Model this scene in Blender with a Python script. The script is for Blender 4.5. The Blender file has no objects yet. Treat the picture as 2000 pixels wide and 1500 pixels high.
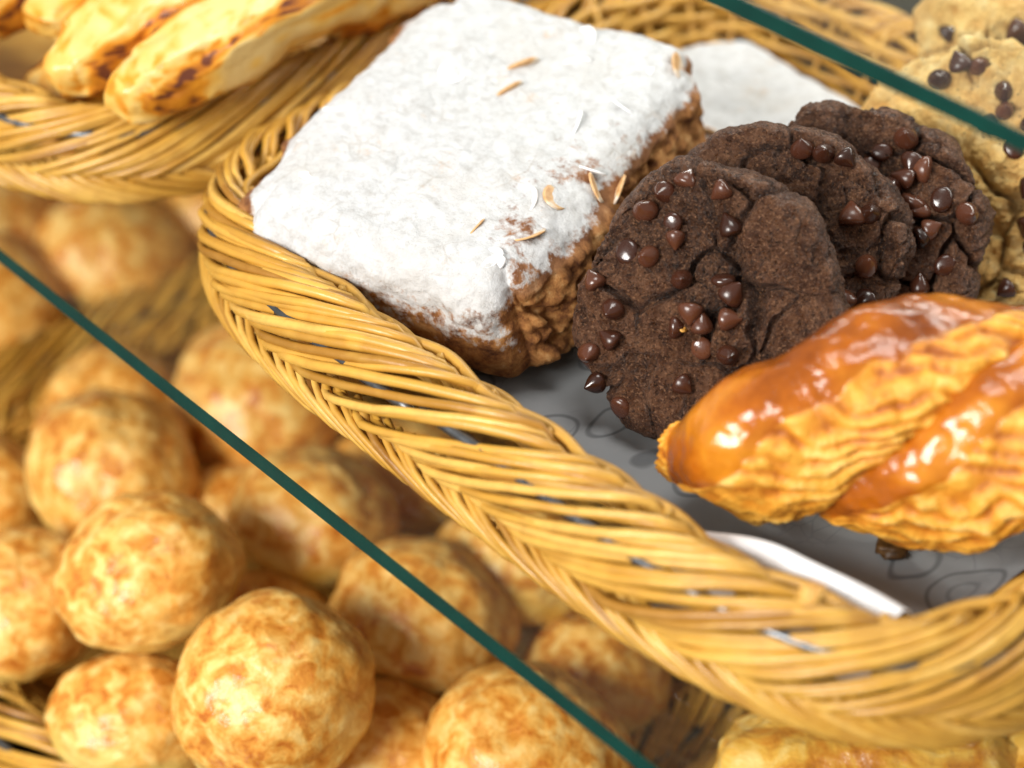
import bpy, math, random
import numpy as np
from mathutils import Matrix, Vector

sc = bpy.context.scene
col = sc.collection
rng = random.Random(7)

# ------------------------------------------------------------------ camera
cam_d = bpy.data.cameras.new('camera')
cam = bpy.data.objects.new('camera', cam_d)
col.objects.link(cam)
EX = (0.67788, 0.73476, 0.02456)      # camera right
EU = (-0.45891, 0.39681, 0.79495)     # camera up
EB = (0.57435, -0.55015, 0.60618)     # camera back
CAM = (0.3585, -0.4317, 0.4354)
cam.matrix_world = Matrix(((EX[0], EU[0], EB[0], CAM[0]), (EX[1], EU[1], EB[1], CAM[1]),
                           (EX[2], EU[2], EB[2], CAM[2]), (0, 0, 0, 1)))
cam_d.sensor_width = 36
cam_d.lens = 72
cam_d.clip_start = 0.02
cam_d.clip_end = 50
cam_d.dof.use_dof = True
cam_d.dof.focus_distance = 0.682
cam_d.dof.aperture_fstop = 4.5
cam_d.dof.aperture_blades = 9
sc.camera = cam

# ------------------------------------------------------------------ light
w = bpy.data.worlds.new('World')
sc.world = w
w.use_nodes = True
bg = w.node_tree.nodes['Background']
bg.inputs['Color'].default_value = (1.0, 0.98, 0.95, 1)
bg.inputs['Strength'].default_value = 0.37


def area(name, pos, target, sx, sy, watt, color):
    d = bpy.data.lights.new(name, 'AREA')
    d.shape = 'RECTANGLE'
    d.size, d.size_y, d.energy, d.color = sx, sy, watt, color
    o = bpy.data.objects.new(name, d)
    col.objects.link(o)
    o.location = pos
    o.rotation_euler = (Vector(target) - Vector(pos)).to_track_quat('-Z', 'Y').to_euler()
    return o


area('shop_window_light', (0.02, -1.70, 0.95), (-0.03, 0, 0.0), 0.95, 0.65, 58, (1.0, 0.975, 0.93))
area('ceiling_light', (-0.10, 0.10, 1.50), (-0.05, 0.05, 0), 0.6, 0.5, 11, (1.0, 0.98, 0.95))
area('case_strip_light', (-0.1, 0.37, 0.30), (-0.08, 0.10, 0.0), 1.0, 0.03, 2.6, (1.0, 0.97, 0.92))

sc.view_settings.view_transform = 'Standard'
sc.view_settings.look = 'None'
sc.view_settings.exposure = 0.0
sc.view_settings.gamma = 1.0
sc.cycles.max_bounces = 10
sc.cycles.transparent_max_bounces = 16
sc.cycles.use_denoising = True

# ------------------------------------------------------------------ noise
_p = np.random.RandomState(3).permutation(256)
_p = np.concatenate([_p, _p, _p])
_g = np.random.RandomState(5).normal(size=(256, 3))
_g /= np.linalg.norm(_g, axis=1)[:, None]
_r3 = np.random.RandomState(11).rand(256, 3)


def perlin(P):
    P = np.asarray(P, float)
    i = np.floor(P).astype(int)
    f = P - i
    u = f * f * f * (f * (f * 6 - 15) + 10)
    i &= 255
    out = 0
    for dx in (0, 1):
        for dy in (0, 1):
            for dz in (0, 1):
                h = _p[_p[_p[i[:, 0] + dx] + i[:, 1] + dy] + i[:, 2] + dz] % 256
                g = _g[h]
                dd = f - np.array((dx, dy, dz))
                wt = (u[:, 0] if dx else 1 - u[:, 0]) * (u[:, 1] if dy else 1 - u[:, 1]) * (u[:, 2] if dz else 1 - u[:, 2])
                out = out + wt * (g * dd).sum(1)
    return out * 1.5


def fbm(P, octs=4, gain=0.5):
    a, t = 1.0, 0
    P = np.asarray(P, float)
    for _ in range(octs):
        t = t + a * perlin(P)
        P = P * 2.03 + 17.3
        a *= gain
    return t


def worley(P):
    P = np.asarray(P, float)
    i = np.floor(P).astype(int)
    f = P - i
    d1 = np.full(len(P), 9.0)
    d2 = np.full(len(P), 9.0)
    for dx in (-1, 0, 1):
        for dy in (-1, 0, 1):
            for dz in (-1, 0, 1):
                c = (i + (dx, dy, dz)) & 255
                h = _p[_p[_p[c[:, 0]] + c[:, 1]] + c[:, 2]] % 256
                d = np.linalg.norm(np.array((dx, dy, dz)) + _r3[h] - f, axis=1)
                m = d < d1
                d2 = np.where(m, d1, np.minimum(d2, d))
                d1 = np.where(m, d, d1)
    return d1, d2


def sstep(a, b, x):
    t = np.clip((x - a) / (b - a), 0, 1)
    return t * t * (3 - 2 * t)


# ------------------------------------------------------------------ object helpers
def mesh(name, V, Fc, mat=None, smooth=True, attrs=None):
    me = bpy.data.meshes.new(name)
    me.from_pydata([tuple(map(float, v)) for v in V], [], [tuple(map(int, f)) for f in Fc])
    if smooth:
        me.polygons.foreach_set('use_smooth', [True] * len(me.polygons))
    for k, a in (attrs or {}).items():
        at = me.attributes.new(k, 'FLOAT', 'POINT')
        at.data.foreach_set('value', np.asarray(a, dtype=np.float32))
    if mat:
        me.materials.append(mat)
    me.update()
    return me


def obj(name, me, parent=None, mw=None):
    o = bpy.data.objects.new(name, me)
    col.objects.link(o)
    if parent is not None:
        o.parent = parent
    if mw is not None:
        o.matrix_local = mw
    return o


def tag(o, label, cat, group=None, kind=None):
    if label:
        o['label'] = label
    if cat:
        o['category'] = cat
    if group:
        o['group'] = group
    if kind:
        o['kind'] = kind
    return o


def thing(name, label, cat, loc=(0, 0, 0), group=None):
    o = bpy.data.objects.new(name, None)
    o.empty_display_size = 0.02
    col.objects.link(o)
    o.location = loc
    return tag(o, label, cat, group)


def copy_tree(o, parent=None):
    c = o.copy()
    col.objects.link(c)
    if parent is not None:
        c.parent = parent
    for ch in list(o.children):
        copy_tree(ch, c)
    return c


def frame(pos, n, spin=0.0):
    n = Vector(n).normalized()
    xa = Vector((0, 0, 1)).cross(n)
    if xa.length < 1e-4:
        xa = Vector((1, 0, 0))
    xa.normalize()
    ya = n.cross(xa)
    m = Matrix(((xa.x, ya.x, n.x, pos[0]), (xa.y, ya.y, n.y, pos[1]), (xa.z, ya.z, n.z, pos[2]), (0, 0, 0, 1)))
    return m @ Matrix.Rotation(spin, 4, 'Z')


def tube(pts, rad, sides=6, caps=True, closed=False):
    pts = np.asarray(pts, float)
    n = len(pts)
    rad = np.broadcast_to(np.asarray(rad, float), (n,))
    if closed:
        T = np.roll(pts, -1, 0) - np.roll(pts, 1, 0)
    else:
        T = np.gradient(pts, axis=0)
    T /= np.linalg.norm(T, axis=1)[:, None]
    up = np.array((0.13, 0.21, 0.97))
    A = np.cross(T, up)
    A /= np.linalg.norm(A, axis=1)[:, None]
    B = np.cross(A, T)
    V, Fc = [], []
    for k in range(n):
        for j in range(sides):
            a = 2 * math.pi * j / sides
            V.append(pts[k] + rad[k] * (math.cos(a) * A[k] + math.sin(a) * B[k]))
    for k in range(n if closed else n - 1):
        k2 = (k + 1) % n
        for j in range(sides):
            j2 = (j + 1) % sides
            Fc.append((k * sides + j, k2 * sides + j, k2 * sides + j2, k * sides + j2))
    if caps and not closed:
        Fc.append(tuple(range(sides)))
        Fc.append(tuple((n - 1) * sides + j for j in reversed(range(sides))))
    return V, Fc


def box(x0, x1, y0, y1, z0, z1):
    V = [(x, y, z) for z in (z0, z1) for y in (y0, y1) for x in (x0, x1)]
    Fc = [(0, 2, 3, 1), (4, 5, 7, 6), (0, 1, 5, 4), (2, 6, 7, 3), (0, 4, 6, 2), (1, 3, 7, 5)]
    return V, Fc


# ------------------------------------------------------------------ materials
class NT:
    def __init__(self, name):
        self.m = bpy.data.materials.new(name)
        self.m.use_nodes = True
        self.t = self.m.node_tree
        self.b = self.t.nodes['Principled BSDF']
        self.out = self.t.nodes['Material Output']
        self.co = self.n('ShaderNodeTexCoord').outputs['Object']

    def n(self, typ, **kw):
        nd = self.t.nodes.new(typ)
        for k, v in kw.items():
            if k in nd.inputs:
                if hasattr(v, 'is_output'):
                    self.t.links.new(v, nd.inputs[k])
                else:
                    nd.inputs[k].default_value = v
            else:
                setattr(nd, k, v)
        return nd

    def lk(self, a, b):
        self.t.links.new(a, b)

    def noise(self, scale, detail=4, rough=0.55, vec=None, dist=0.0):
        nd = self.n('ShaderNodeTexNoise', Scale=scale, Detail=detail, Roughness=rough, Distortion=dist)
        self.lk(vec or self.co, nd.inputs['Vector'])
        return nd.outputs['Fac']

    def voro(self, scale, feature='F1', vec=None, rnd=1.0):
        nd = self.n('ShaderNodeTexVoronoi', Scale=scale, Randomness=rnd)
        nd.feature = feature
        self.lk(vec or self.co, nd.inputs['Vector'])
        return nd.outputs['Distance']

    def ramp(self, fac, stops, interp='LINEAR'):
        nd = self.n('ShaderNodeValToRGB')
        self.lk(fac, nd.inputs['Fac'])
        cr = nd.color_ramp
        cr.interpolation = interp
        while len(cr.elements) < len(stops):
            cr.elements.new(0.5)
        for e, (p, c) in zip(cr.elements, stops):
            e.position = p
            e.color = (c, c, c, 1) if isinstance(c, (int, float)) else (*c, 1)
        return nd.outputs['Color']

    def mix(self, fac, a, b, blend='MIX'):
        nd = self.n('ShaderNodeMix', data_type='RGBA', blend_type=blend)
        for s, v in ((nd.inputs[0], fac), (nd.inputs[6], a), (nd.inputs[7], b)):
            if hasattr(v, 'is_output'):
                self.lk(v, s)
            else:
                s.default_value = v if isinstance(v, (int, float)) else (*v, 1)
        return nd.outputs[2]

    def math(self, op, a, b=0.0):
        nd = self.n('ShaderNodeMath', operation=op)
        for s, v in ((nd.inputs[0], a), (nd.inputs[1], b)):
            if hasattr(v, 'is_output'):
                self.lk(v, s)
            else:
                s.default_value = v
        return nd.outputs[0]

    def attr(self, name):
        return self.n('ShaderNodeAttribute', attribute_name=name).outputs['Fac']

    def geo_rand(self):
        return self.n('ShaderNodeObjectInfo').outputs['Random']

    def base(self, c):
        if hasattr(c, 'is_output'):
            self.lk(c, self.b.inputs['Base Color'])
        else:
            self.b.inputs['Base Color'].default_value = (*c, 1)
        return self

    def set(self, **kw):
        for k, v in kw.items():
            s = self.b.inputs[k.replace('_', ' ')]
            if hasattr(v, 'is_output'):
                self.lk(v, s)
            else:
                s.default_value = v
        return self

    def bump(self, h, dist, strength=1.0, prev=None):
        nd = self.n('ShaderNodeBump', Strength=strength, Distance=dist, Height=h)
        if prev is not None:
            self.lk(prev, nd.inputs['Normal'])
        self.lk(nd.outputs['Normal'], self.b.inputs['Normal'])
        return nd.outputs['Normal']


M = {}
# wicker strand
t = NT('wicker')
r = t.geo_rand()
c = t.ramp(r, [(0, (0.27, 0.115, 0.014)), (0.22, (0.50, 0.255, 0.034)), (0.7, (0.58, 0.315, 0.048)), (1, (0.68, 0.41, 0.095))])
n1 = t.noise(160, 3)
c = t.mix(t.ramp(n1, [(0.38, 0.0), (0.75, 0.55)]), c, (0.40, 0.195, 0.03))
n2 = t.noise(60, 2)
c = t.mix(t.ramp(n2, [(0.5, 0.0), (0.8, 0.5)]), c, (0.76, 0.48, 0.10))
t.base(c).set(Roughness=t.ramp(n1, [(0.3, 0.30), (0.8, 0.48)]), Specular_IOR_Level=0.5)
t.bump(t.noise(700, 3), 0.0003, 0.35)
M['wicker'] = t.m
# inner weave wicker
t = NT('woven_wicker')
n1 = t.noise(70, 4)
t.base(t.ramp(n1, [(0.3, (0.42, 0.215, 0.035)), (0.6, (0.58, 0.32, 0.055)), (0.8, (0.68, 0.43, 0.11))])).set(Roughness=0.42)
t.bump(t.noise(600, 3), 0.0003, 0.35)
M['weave'] = t.m
t = NT('dark_wire')
t.base((0.13, 0.135, 0.14)).set(Metallic=0.85, Roughness=t.ramp(t.noise(300), [(0.3, 0.22), (0.7, 0.45)]))
M['wire'] = t.m


def paper_mat(name, print_amount):
    t = NT(name)
    mp = t.n('ShaderNodeMapping')
    t.lk(t.co, mp.inputs['Vector'])
    mp.inputs['Scale'].default_value = (1.0, 0.62, 0.02)
    mp.inputs['Rotation'].default_value = (0, 0, 0.5)
    vec = mp.outputs['Vector']
    wob = t.n('ShaderNodeTexNoise', Scale=26.0, Detail=2.0)
    t.lk(vec, wob.inputs['Vector'])
    sc_ = t.n('ShaderNodeVectorMath', operation='SCALE')
    t.lk(wob.outputs['Color'], sc_.inputs[0])
    sc_.inputs['Scale'].default_value = 0.014
    ad = t.n('ShaderNodeVectorMath', operation='ADD')
    t.lk(vec, ad.inputs[0])
    t.lk(sc_.outputs[0], ad.inputs[1])
    d = t.voro(42, 'F1', ad.outputs[0], 0.75)
    ring = t.ramp(d, [(0.30, 0.0), (0.325, 1.0), (0.345, 1.0), (0.37, 0.0)])
    ring2 = t.ramp(d, [(0.11, 0.0), (0.13, 1.0), (0.15, 0.9), (0.17, 0.0)])
    d2 = t.voro(150, 'DISTANCE_TO_EDGE', ad.outputs[0])
    hatch = t.math('MULTIPLY', t.ramp(d2, [(0.0, 1.0), (0.05, 0.0)]), t.ramp(t.noise(30, 1), [(0.55, 0.0), (0.6, 1.0)]))
    pr = t.math('MAXIMUM', t.math('MAXIMUM', ring, t.math('MULTIPLY', ring2, 0.7)), t.math('MULTIPLY', hatch, 0.5))
    stain = t.ramp(t.noise(22, 3), [(0.56, 0.0), (0.72, 0.35)])
    c = t.mix(stain, (0.30, 0.312, 0.32), (0.17, 0.155, 0.125))
    c = t.mix(t.math('MULTIPLY', pr, print_amount), c, (0.045, 0.048, 0.053))
    t.base(c).set(Roughness=0.55)
    t.bump(t.noise(90, 4), 0.0008, 0.5)
    return t.m


M['paper'] = paper_mat('printed_liner_paper', 0.55)
t = NT('white_paper')
t.base((0.80, 0.81, 0.82)).set(Roughness=0.5, Subsurface_Weight=0.0)
M['white_paper'] = t.m
t = NT('plain_paper')
t.base(t.ramp(t.noise(14, 4), [(0.3, (0.42, 0.40, 0.36)), (0.7, (0.52, 0.51, 0.48))])).set(Roughness=0.6)
M['plain_paper'] = t.m
# glass
t = NT('shelf_glass')
tr = t.n('ShaderNodeBsdfTransparent')
tr.inputs['Color'].default_value = (0.980, 0.994, 0.986, 1)
gl = t.n('ShaderNodeBsdfGlossy')
gl.inputs['Roughness'].default_value = 0.02
df = t.n('ShaderNodeBsdfDiffuse')
df.inputs['Color'].default_value = (0.7, 0.75, 0.72, 1)
lw = t.n('ShaderNodeLayerWeight', Blend=0.5)
fr = t.math('ADD', t.math('MULTIPLY', t.math('POWER', lw.outputs['Facing'], 5.0), 0.7), 0.014)
ms = t.n('ShaderNodeMixShader')
t.lk(fr, ms.inputs[0])
t.lk(tr.outputs[0], ms.inputs[1])
t.lk(gl.outputs[0], ms.inputs[2])
ms2 = t.n('ShaderNodeMixShader')
sp = t.ramp(t.voro(120), [(0.0, 0.35), (0.03, 0.006)])
t.lk(sp, ms2.inputs[0])
t.lk(ms.outputs[0], ms2.inputs[1])
t.lk(df.outputs[0], ms2.inputs[2])
t.lk(ms2.outputs[0], t.out.inputs['Surface'])
M['glass'] = t.m
t = NT('green_glass_edge')
t.base(t.ramp(t.noise(40), [(0.35, (0.0012, 0.028, 0.021)), (0.7, (0.002, 0.042, 0.031))])).set(Roughness=0.22, Specular_IOR_Level=0.3)
M['edge'] = t.m
# cake
t = NT('powdered_almond_cake')
pw = t.attr('powder')
nb = t.noise(260, 5, 0.65)
nm = t.noise(75, 4, 0.6)
f = t.math('ADD', pw, t.math('MULTIPLY', t.math('SUBTRACT', nb, 0.5), 0.9))
f = t.math('ADD', f, t.math('MULTIPLY', t.math('SUBTRACT', nm, 0.5), 0.5))
mask = t.ramp(f, [(0.36, 0.0), (0.55, 1.0)])
crumb = t.ramp(t.noise(150, 6, 0.7), [(0.32, (0.060, 0.020, 0.007)), (0.42, (0.19, 0.070, 0.018)), (0.52, (0.36, 0.155, 0.040)), (0.62, (0.46, 0.24, 0.080)), (0.74, (0.62, 0.42, 0.20))])
crust = t.ramp(t.noise(150, 4), [(0.3, (0.15, 0.055, 0.022)), (0.6, (0.32, 0.15, 0.065)), (0.8, (0.50, 0.30, 0.16))])
under = t.mix(t.attr('crust'), crumb, crust)
sug = t.ramp(t.noise(210, 6, 0.72), [(0.32, (0.47, 0.46, 0.445)), (0.46, (0.575, 0.577, 0.577)), (0.62, (0.655, 0.661, 0.667))])
sug = t.mix(t.ramp(t.noise(34, 5, 0.65), [(0.50, 0.0), (0.68, 0.6)]), sug, (0.56, 0.545, 0.52))
sug = t.mix(t.ramp(t.noise(58, 6, 0.78), [(0.60, 0.0), (0.70, 0.6)]), sug, (0.60, 0.42, 0.28))
ln = t.math('MULTIPLY', t.ramp(t.voro(85, 'DISTANCE_TO_EDGE'), [(0.0, 1.0), (0.045, 0.0)]), t.ramp(t.noise(60, 3), [(0.50, 0.0), (0.62, 0.38)]))
sug = t.mix(ln, sug, (0.36, 0.31, 0.25))
t.base(t.mix(mask, under, sug)).set(Roughness=0.85, Specular_IOR_Level=0.25)
b1 = t.bump(t.noise(700, 6, 0.75), 0.0010, 0.8)
t.bump(t.noise(160, 5, 0.65), 0.0016, 0.45, b1)
M['cake'] = t.m
t = NT('almond_flake_skin')
t.base(t.ramp(t.noise(120), [(0.35, (0.50, 0.24, 0.08)), (0.48, (0.66, 0.42, 0.20)), (0.56, (0.70, 0.60, 0.48)), (0.7, (0.42, 0.17, 0.05))])).set(Roughness=0.5)
M['almond'] = t.m
t = NT('sugared_almond')
t.base(t.ramp(t.noise(240, 4), [(0.24, (0.72, 0.55, 0.36)), (0.32, (0.87, 0.875, 0.88))])).set(Roughness=0.8)
M['almond_sugar'] = t.m
# chocolate cookie
t = NT('chocolate_dough')
ck = t.attr('crack')
n1 = t.noise(190, 6, 0.65)
c = t.ramp(n1, [(0.32, (0.058, 0.021, 0.009)), (0.46, (0.122, 0.050, 0.024)), (0.58, (0.182, 0.082, 0.041)), (0.75, (0.27, 0.132, 0.070))])
c = t.mix(t.math('MULTIPLY', ck, t.ramp(t.noise(380, 3), [(0.35, 1.0), (0.65, 0.35)])), c, (0.022, 0.009, 0.005))
c = t.mix(t.ramp(t.noise(1000, 2, 0.6), [(0.55, 0.0), (0.66, 0.8)]), c, (0.33, 0.17, 0.09))  # bright speckle: sparkle of the grain painted into the dough colour
c = t.mix(t.ramp(t.noise(700, 3, 0.7), [(0.36, 0.8), (0.46, 0.0)]), c, (0.022, 0.009, 0.005))
t.base(c).set(Roughness=t.ramp(t.noise(800, 3), [(0.35, 0.26), (0.65, 0.60)]), Specular_IOR_Level=0.45)
b1 = t.bump(t.noise(900, 4, 0.7), 0.0045, 1.0)
ed = t.voro(260, 'DISTANCE_TO_EDGE')
t.bump(t.ramp(ed, [(0.0, 0.0), (0.10, 1.0)]), 0.0004, 0.35, b1)
M['choc'] = t.m
t = NT('chip_chocolate')
t.base(t.ramp(t.geo_rand(), [(0, (0.026, 0.0085, 0.0045)), (0.6, (0.058, 0.018, 0.009)), (1, (0.105, 0.036, 0.018))]))
t.set(Roughness=t.ramp(t.noise(260, 4), [(0.35, 0.14), (0.7, 0.36)]), Specular_IOR_Level=0.6)
t.bump(t.noise(330, 3), 0.0004, 0.35)
M['chip'] = t.m
t = NT('pale_dough')
ck = t.attr('crack')
c = t.ramp(t.noise(120, 5, 0.62), [(0.28, (0.60, 0.30, 0.07)), (0.48, (0.86, 0.56, 0.19)), (0.68, (0.92, 0.72, 0.35))])
c = t.mix(t.ramp(t.noise(38, 3), [(0.5, 0.0), (0.72, 0.7)]), c, (0.60, 0.30, 0.08))
c = t.mix(t.math('MULTIPLY', ck, 0.6), c, (0.36, 0.23, 0.09))
c = t.mix(t.ramp(t.voro(300), [(0.10, 0.7), (0.16, 0.0)]), c, (0.10, 0.05, 0.03))
t.base(c).set(Roughness=0.7, Specular_IOR_Level=0.3)
b1 = t.bump(t.noise(500, 6, 0.75), 0.0020, 0.9)
t.bump(t.noise(150, 4, 0.6), 0.003, 0.6, b1)
M['pale'] = t.m
# glazed laminated pastry
t = NT('glazed_laminated_dough')
g = t.attr('glaze')
nn = t.noise(110, 4)
gm = t.ramp(t.math('ADD', g, t.math('MULTIPLY', t.math('SUBTRACT', nn, 0.5), 0.6)), [(0.38, 0.0), (0.62, 1.0)])
glaze = t.ramp(t.noise(38, 4), [(0.32, (0.17, 0.036, 0.003)), (0.5, (0.38, 0.098, 0.005)), (0.68, (0.60, 0.22, 0.016))])
tn = t.math('ADD', t.attr('tone'), t.math('MULTIPLY', t.math('SUBTRACT', t.noise(260, 4, 0.65), 0.5), 0.5))
lay = t.ramp(tn, [(0.08, (0.34, 0.085, 0.005)), (0.33, (0.62, 0.23, 0.016)), (0.60, (0.78, 0.39, 0.045)), (0.92, (0.88, 0.60, 0.18))])
t.base(t.mix(gm, lay, glaze)).set(Roughness=t.ramp(gm, [(0, 0.46), (1, 0.16)]), Specular_IOR_Level=0.5,
                                   Coat_Weight=t.math('MULTIPLY', gm, 0.15), Coat_Roughness=0.10)
b1 = t.bump(t.math('MULTIPLY', t.noise(300, 5, 0.65), t.math('SUBTRACT', 1.0, t.math('MULTIPLY', gm, 0.8))), 0.0016, 0.6)
t.bump(t.noise(90, 3, 0.5), 0.0030, 0.55, b1)
M['twist'] = t.m
# cheese bread
t = NT('cheese_bread_crust')
n1 = t.noise(115, 4, 0.62, dist=0.5)
n2 = t.noise(24, 3)
c = t.ramp(n1, [(0.32, (0.44, 0.125, 0.014)), (0.43, (0.62, 0.25, 0.034)), (0.52, (0.75, 0.41, 0.090)), (0.64, (0.84, 0.58, 0.20))])
c = t.mix(t.ramp(n2, [(0.45, 0.0), (0.75, 0.45)]), c, (0.68, 0.31, 0.045))
sd = t.attr('side')
c = t.mix(sd, c, t.ramp(n2, [(0.35, (0.74, 0.46, 0.075)), (0.65, (0.82, 0.64, 0.22))]))
t.base(c).set(Roughness=t.ramp(n1, [(0.35, 0.26), (0.6, 0.42)]), Specular_IOR_Level=0.5)
t.bump(t.noise(110, 5, 0.6), 0.0022, 0.6)
M['cheese'] = t.m
# bread sticks / golden pastry
t = NT('pale_baked_bread')
gd = t.attr('side')
n1 = t.noise(40, 4)
f = t.math('ADD', gd, t.math('MULTIPLY', t.math('SUBTRACT', n1, 0.5), 0.8))
c = t.ramp(f, [(0.0, (0.76, 0.55, 0.22)), (0.16, (0.74, 0.45, 0.10)), (0.30, (0.68, 0.27, 0.018)), (0.55, (0.44, 0.14, 0.012)), (0.82, (0.13, 0.035, 0.015))])
t.base(c).set(Roughness=0.33)
t.bump(t.noise(120, 4), 0.0015, 0.5)
M['bread'] = t.m
t = NT('golden_flaky_pastry')
n1 = t.noise(46, 5, 0.6, dist=1.0)
c = t.ramp(n1, [(0.28, (0.26, 0.070, 0.008)), (0.42, (0.52, 0.20, 0.018)), (0.55, (0.72, 0.40, 0.06)), (0.70, (0.82, 0.62, 0.22))])
t.base(c).set(Roughness=0.3)
t.bump(t.noise(90, 4), 0.003, 0.6)
M['golden'] = t.m
t = NT('brown_crumb')
t.base(t.ramp(t.noise(300), [(0.3, (0.04, 0.017, 0.004)), (0.7, (0.15, 0.07, 0.015))])).set(Roughness=0.5)
M['crumb'] = t.m
t = NT('amber_crumb')
t.base(t.ramp(t.noise(300), [(0.3, (0.45, 0.18, 0.02)), (0.7, (0.72, 0.42, 0.10))])).set(Roughness=0.5)
M['crumb2'] = t.m
t = NT('dark_case_metal')
t.base(t.ramp(t.noise(30), [(0.3, (0.018, 0.020, 0.021)), (0.7, (0.03, 0.033, 0.035))])).set(Roughness=0.35, Metallic=0.3)
M['case'] = t.m
t = NT('grey_trim_metal')
t.base((0.23, 0.26, 0.27)).set(Roughness=0.3, Metallic=0.8)
M['trim'] = t.m
t = NT('case_back')
t.base(t.ramp(t.noise(8), [(0.3, (0.10, 0.085, 0.06)), (0.7, (0.16, 0.14, 0.10))])).set(Roughness=0.6)
M['back'] = t.m

# ------------------------------------------------------------------ display case setting
ZL = -0.215            # lower deck height
me = mesh('display_deck', *box(-1.3, 1.2, -0.211, 0.62, ZL - 0.03, ZL), M['case'], smooth=False)
tag(obj('display_deck', me), 'dark metal deck of the display case under the lower baskets', None, kind='structure')
me = mesh('case_back_panel', *box(-1.3, 1.2, 0.60, 0.62, ZL, 0.5), M['back'], smooth=False)
tag(obj('case_back_panel', me), 'brown back panel of the display case', None, kind='structure')
rail = thing('case_rail', 'dark metal front rail with grey lip below the cheese bread basket', 'rail', (-0.05, -0.226, ZL))
obj('rail_body', mesh('rail_body', *box(-1.25, 1.25, -0.03, 0.014, -0.03, 0.034), M['case'], smooth=False), rail)
obj('rail_lip', mesh('rail_lip', *box(-1.25, 1.25, 0.004, 0.016, 0.0345, 0.040), M['trim'], smooth=False), rail)


def shelf(name, label, y0, y1, z):
    s = thing(name, label, 'shelf', (-0.05, y0, z))
    obj('glass_pane', mesh('glass_pane', *box(-1.2, 1.2, 0.0012, y1 - y0, -0.006, 0.0), M['glass'], smooth=False), s)
    V, Fc = box(-1.2, 1.2, 0.0, 0.001, -0.0058, -0.0002)
    obj('polished_edge', mesh('polished_edge', V, Fc, M['edge'], smooth=False), s)
    return s


shelf('glass_shelf', 'clear glass shelf with green front edge carrying the cookie basket above the cheese breads', -0.127, 0.50, -0.0005)
shelf('glass_shelf', 'clear glass shelf whose green front edge crosses above the pale cookies', -0.003, 0.50, 0.16)

# ------------------------------------------------------------------ wicker baskets
CX, CY, HA, HB, NE = -0.016, 0.0645, 0.173, 0.150, 5.6
OA, OB, ON, OW = 0.1915, 0.1695, 4.0, 0.0195      # outer outline: rounder corners


def superell(th, a, b, e):
    d = (np.abs(np.cos(th) / a) ** e + np.abs(np.sin(th) / b) ** e) ** (-1 / e)
    return d * np.cos(th), d * np.sin(th)


def path_table():
    th = np.linspace(0, 2 * math.pi, 8001) - math.pi * 0.75
    cx, cy = superell(th, HA, HB, NE)
    s = np.concatenate([[0], np.cumsum(np.hypot(np.diff(cx), np.diff(cy)))])
    L = s[-1]
    ss = np.linspace(0, L, 2401)
    x, y = np.interp(ss, s, cx), np.interp(ss, s, cy)
    ox, oy = superell(np.interp(ss, s, th), OA, OB, ON)
    tx, ty = np.gradient(x), np.gradient(y)
    tx[0] = tx[-1] = (tx[1] + tx[-2]) / 2
    ty[0] = ty[-1] = (ty[1] + ty[-2]) / 2
    k = np.ones(45) / 45
    pad = lambda a: np.convolve(np.concatenate([a[-45:-1], a, a[1:45]]), k, 'same')[44:-44]
    tx, ty = pad(tx), pad(ty)
    l = np.hypot(tx, ty)
    return L, ss, x, y, tx / l, ty / l, (ox - x) / OW, (oy - y) / OW


PL, PS, PX, PY, PTX, PTY, POX, POY = path_table()


def on_path(s, o):
    s = np.mod(s, PL)
    x, y = np.interp(s, PS, PX), np.interp(s, PS, PY)
    tx, ty = np.interp(s, PS, PTX), np.interp(s, PS, PTY)
    ox, oy = np.interp(s, PS, POX), np.interp(s, PS, POY)
    o = np.asarray(o, float)
    return x + np.where(o > 0, ox, ty) * o, y + np.where(o > 0, oy, -tx) * o


_v = np.array([-0.3, -0.12, 0.0, 0.25, 0.5, 0.75, 0.9, 1.0, 1.1, 1.25, 1.6])
_o = np.array([0.011, 0.0165, 0.0185, 0.0195, 0.0170, 0.0105, 0.0048, 0.0005, -0.0034, -0.0058, -0.0105])
_z = np.array([0.004, 0.006, 0.0100, 0.0195, 0.0295, 0.0378, 0.0408, 0.0416, 0.0392, 0.0335, 0.0190])
_vd = np.linspace(-0.3, 1.6, 400)
_k = np.hanning(41)
_k /= _k.sum()
_od = np.convolve(np.pad(np.interp(_vd, _v, _o), 20, mode='edge'), _k, 'valid')
_zd = np.convolve(np.pad(np.interp(_vd, _v, _z), 20, mode='edge'), _k, 'valid')
_no, _nz = np.gradient(_zd), -np.gradient(_od)
_l = np.hypot(_no, _nz)
_no, _nz = _no / _l, _nz / _l


def band(s, v, h):
    o = np.interp(v, _vd, _od) + h * np.interp(v, _vd, _no)
    z = np.interp(v, _vd, _zd) + h * np.interp(v, _vd, _nz)
    x, y = on_path(s, o)
    return np.stack([x, y, z], 1)


def s_of_front(x):
    k = np.argmin(np.abs(PX - (x - CX)) + np.where(PY > 0, 9, 0))
    return PS[k]


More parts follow.
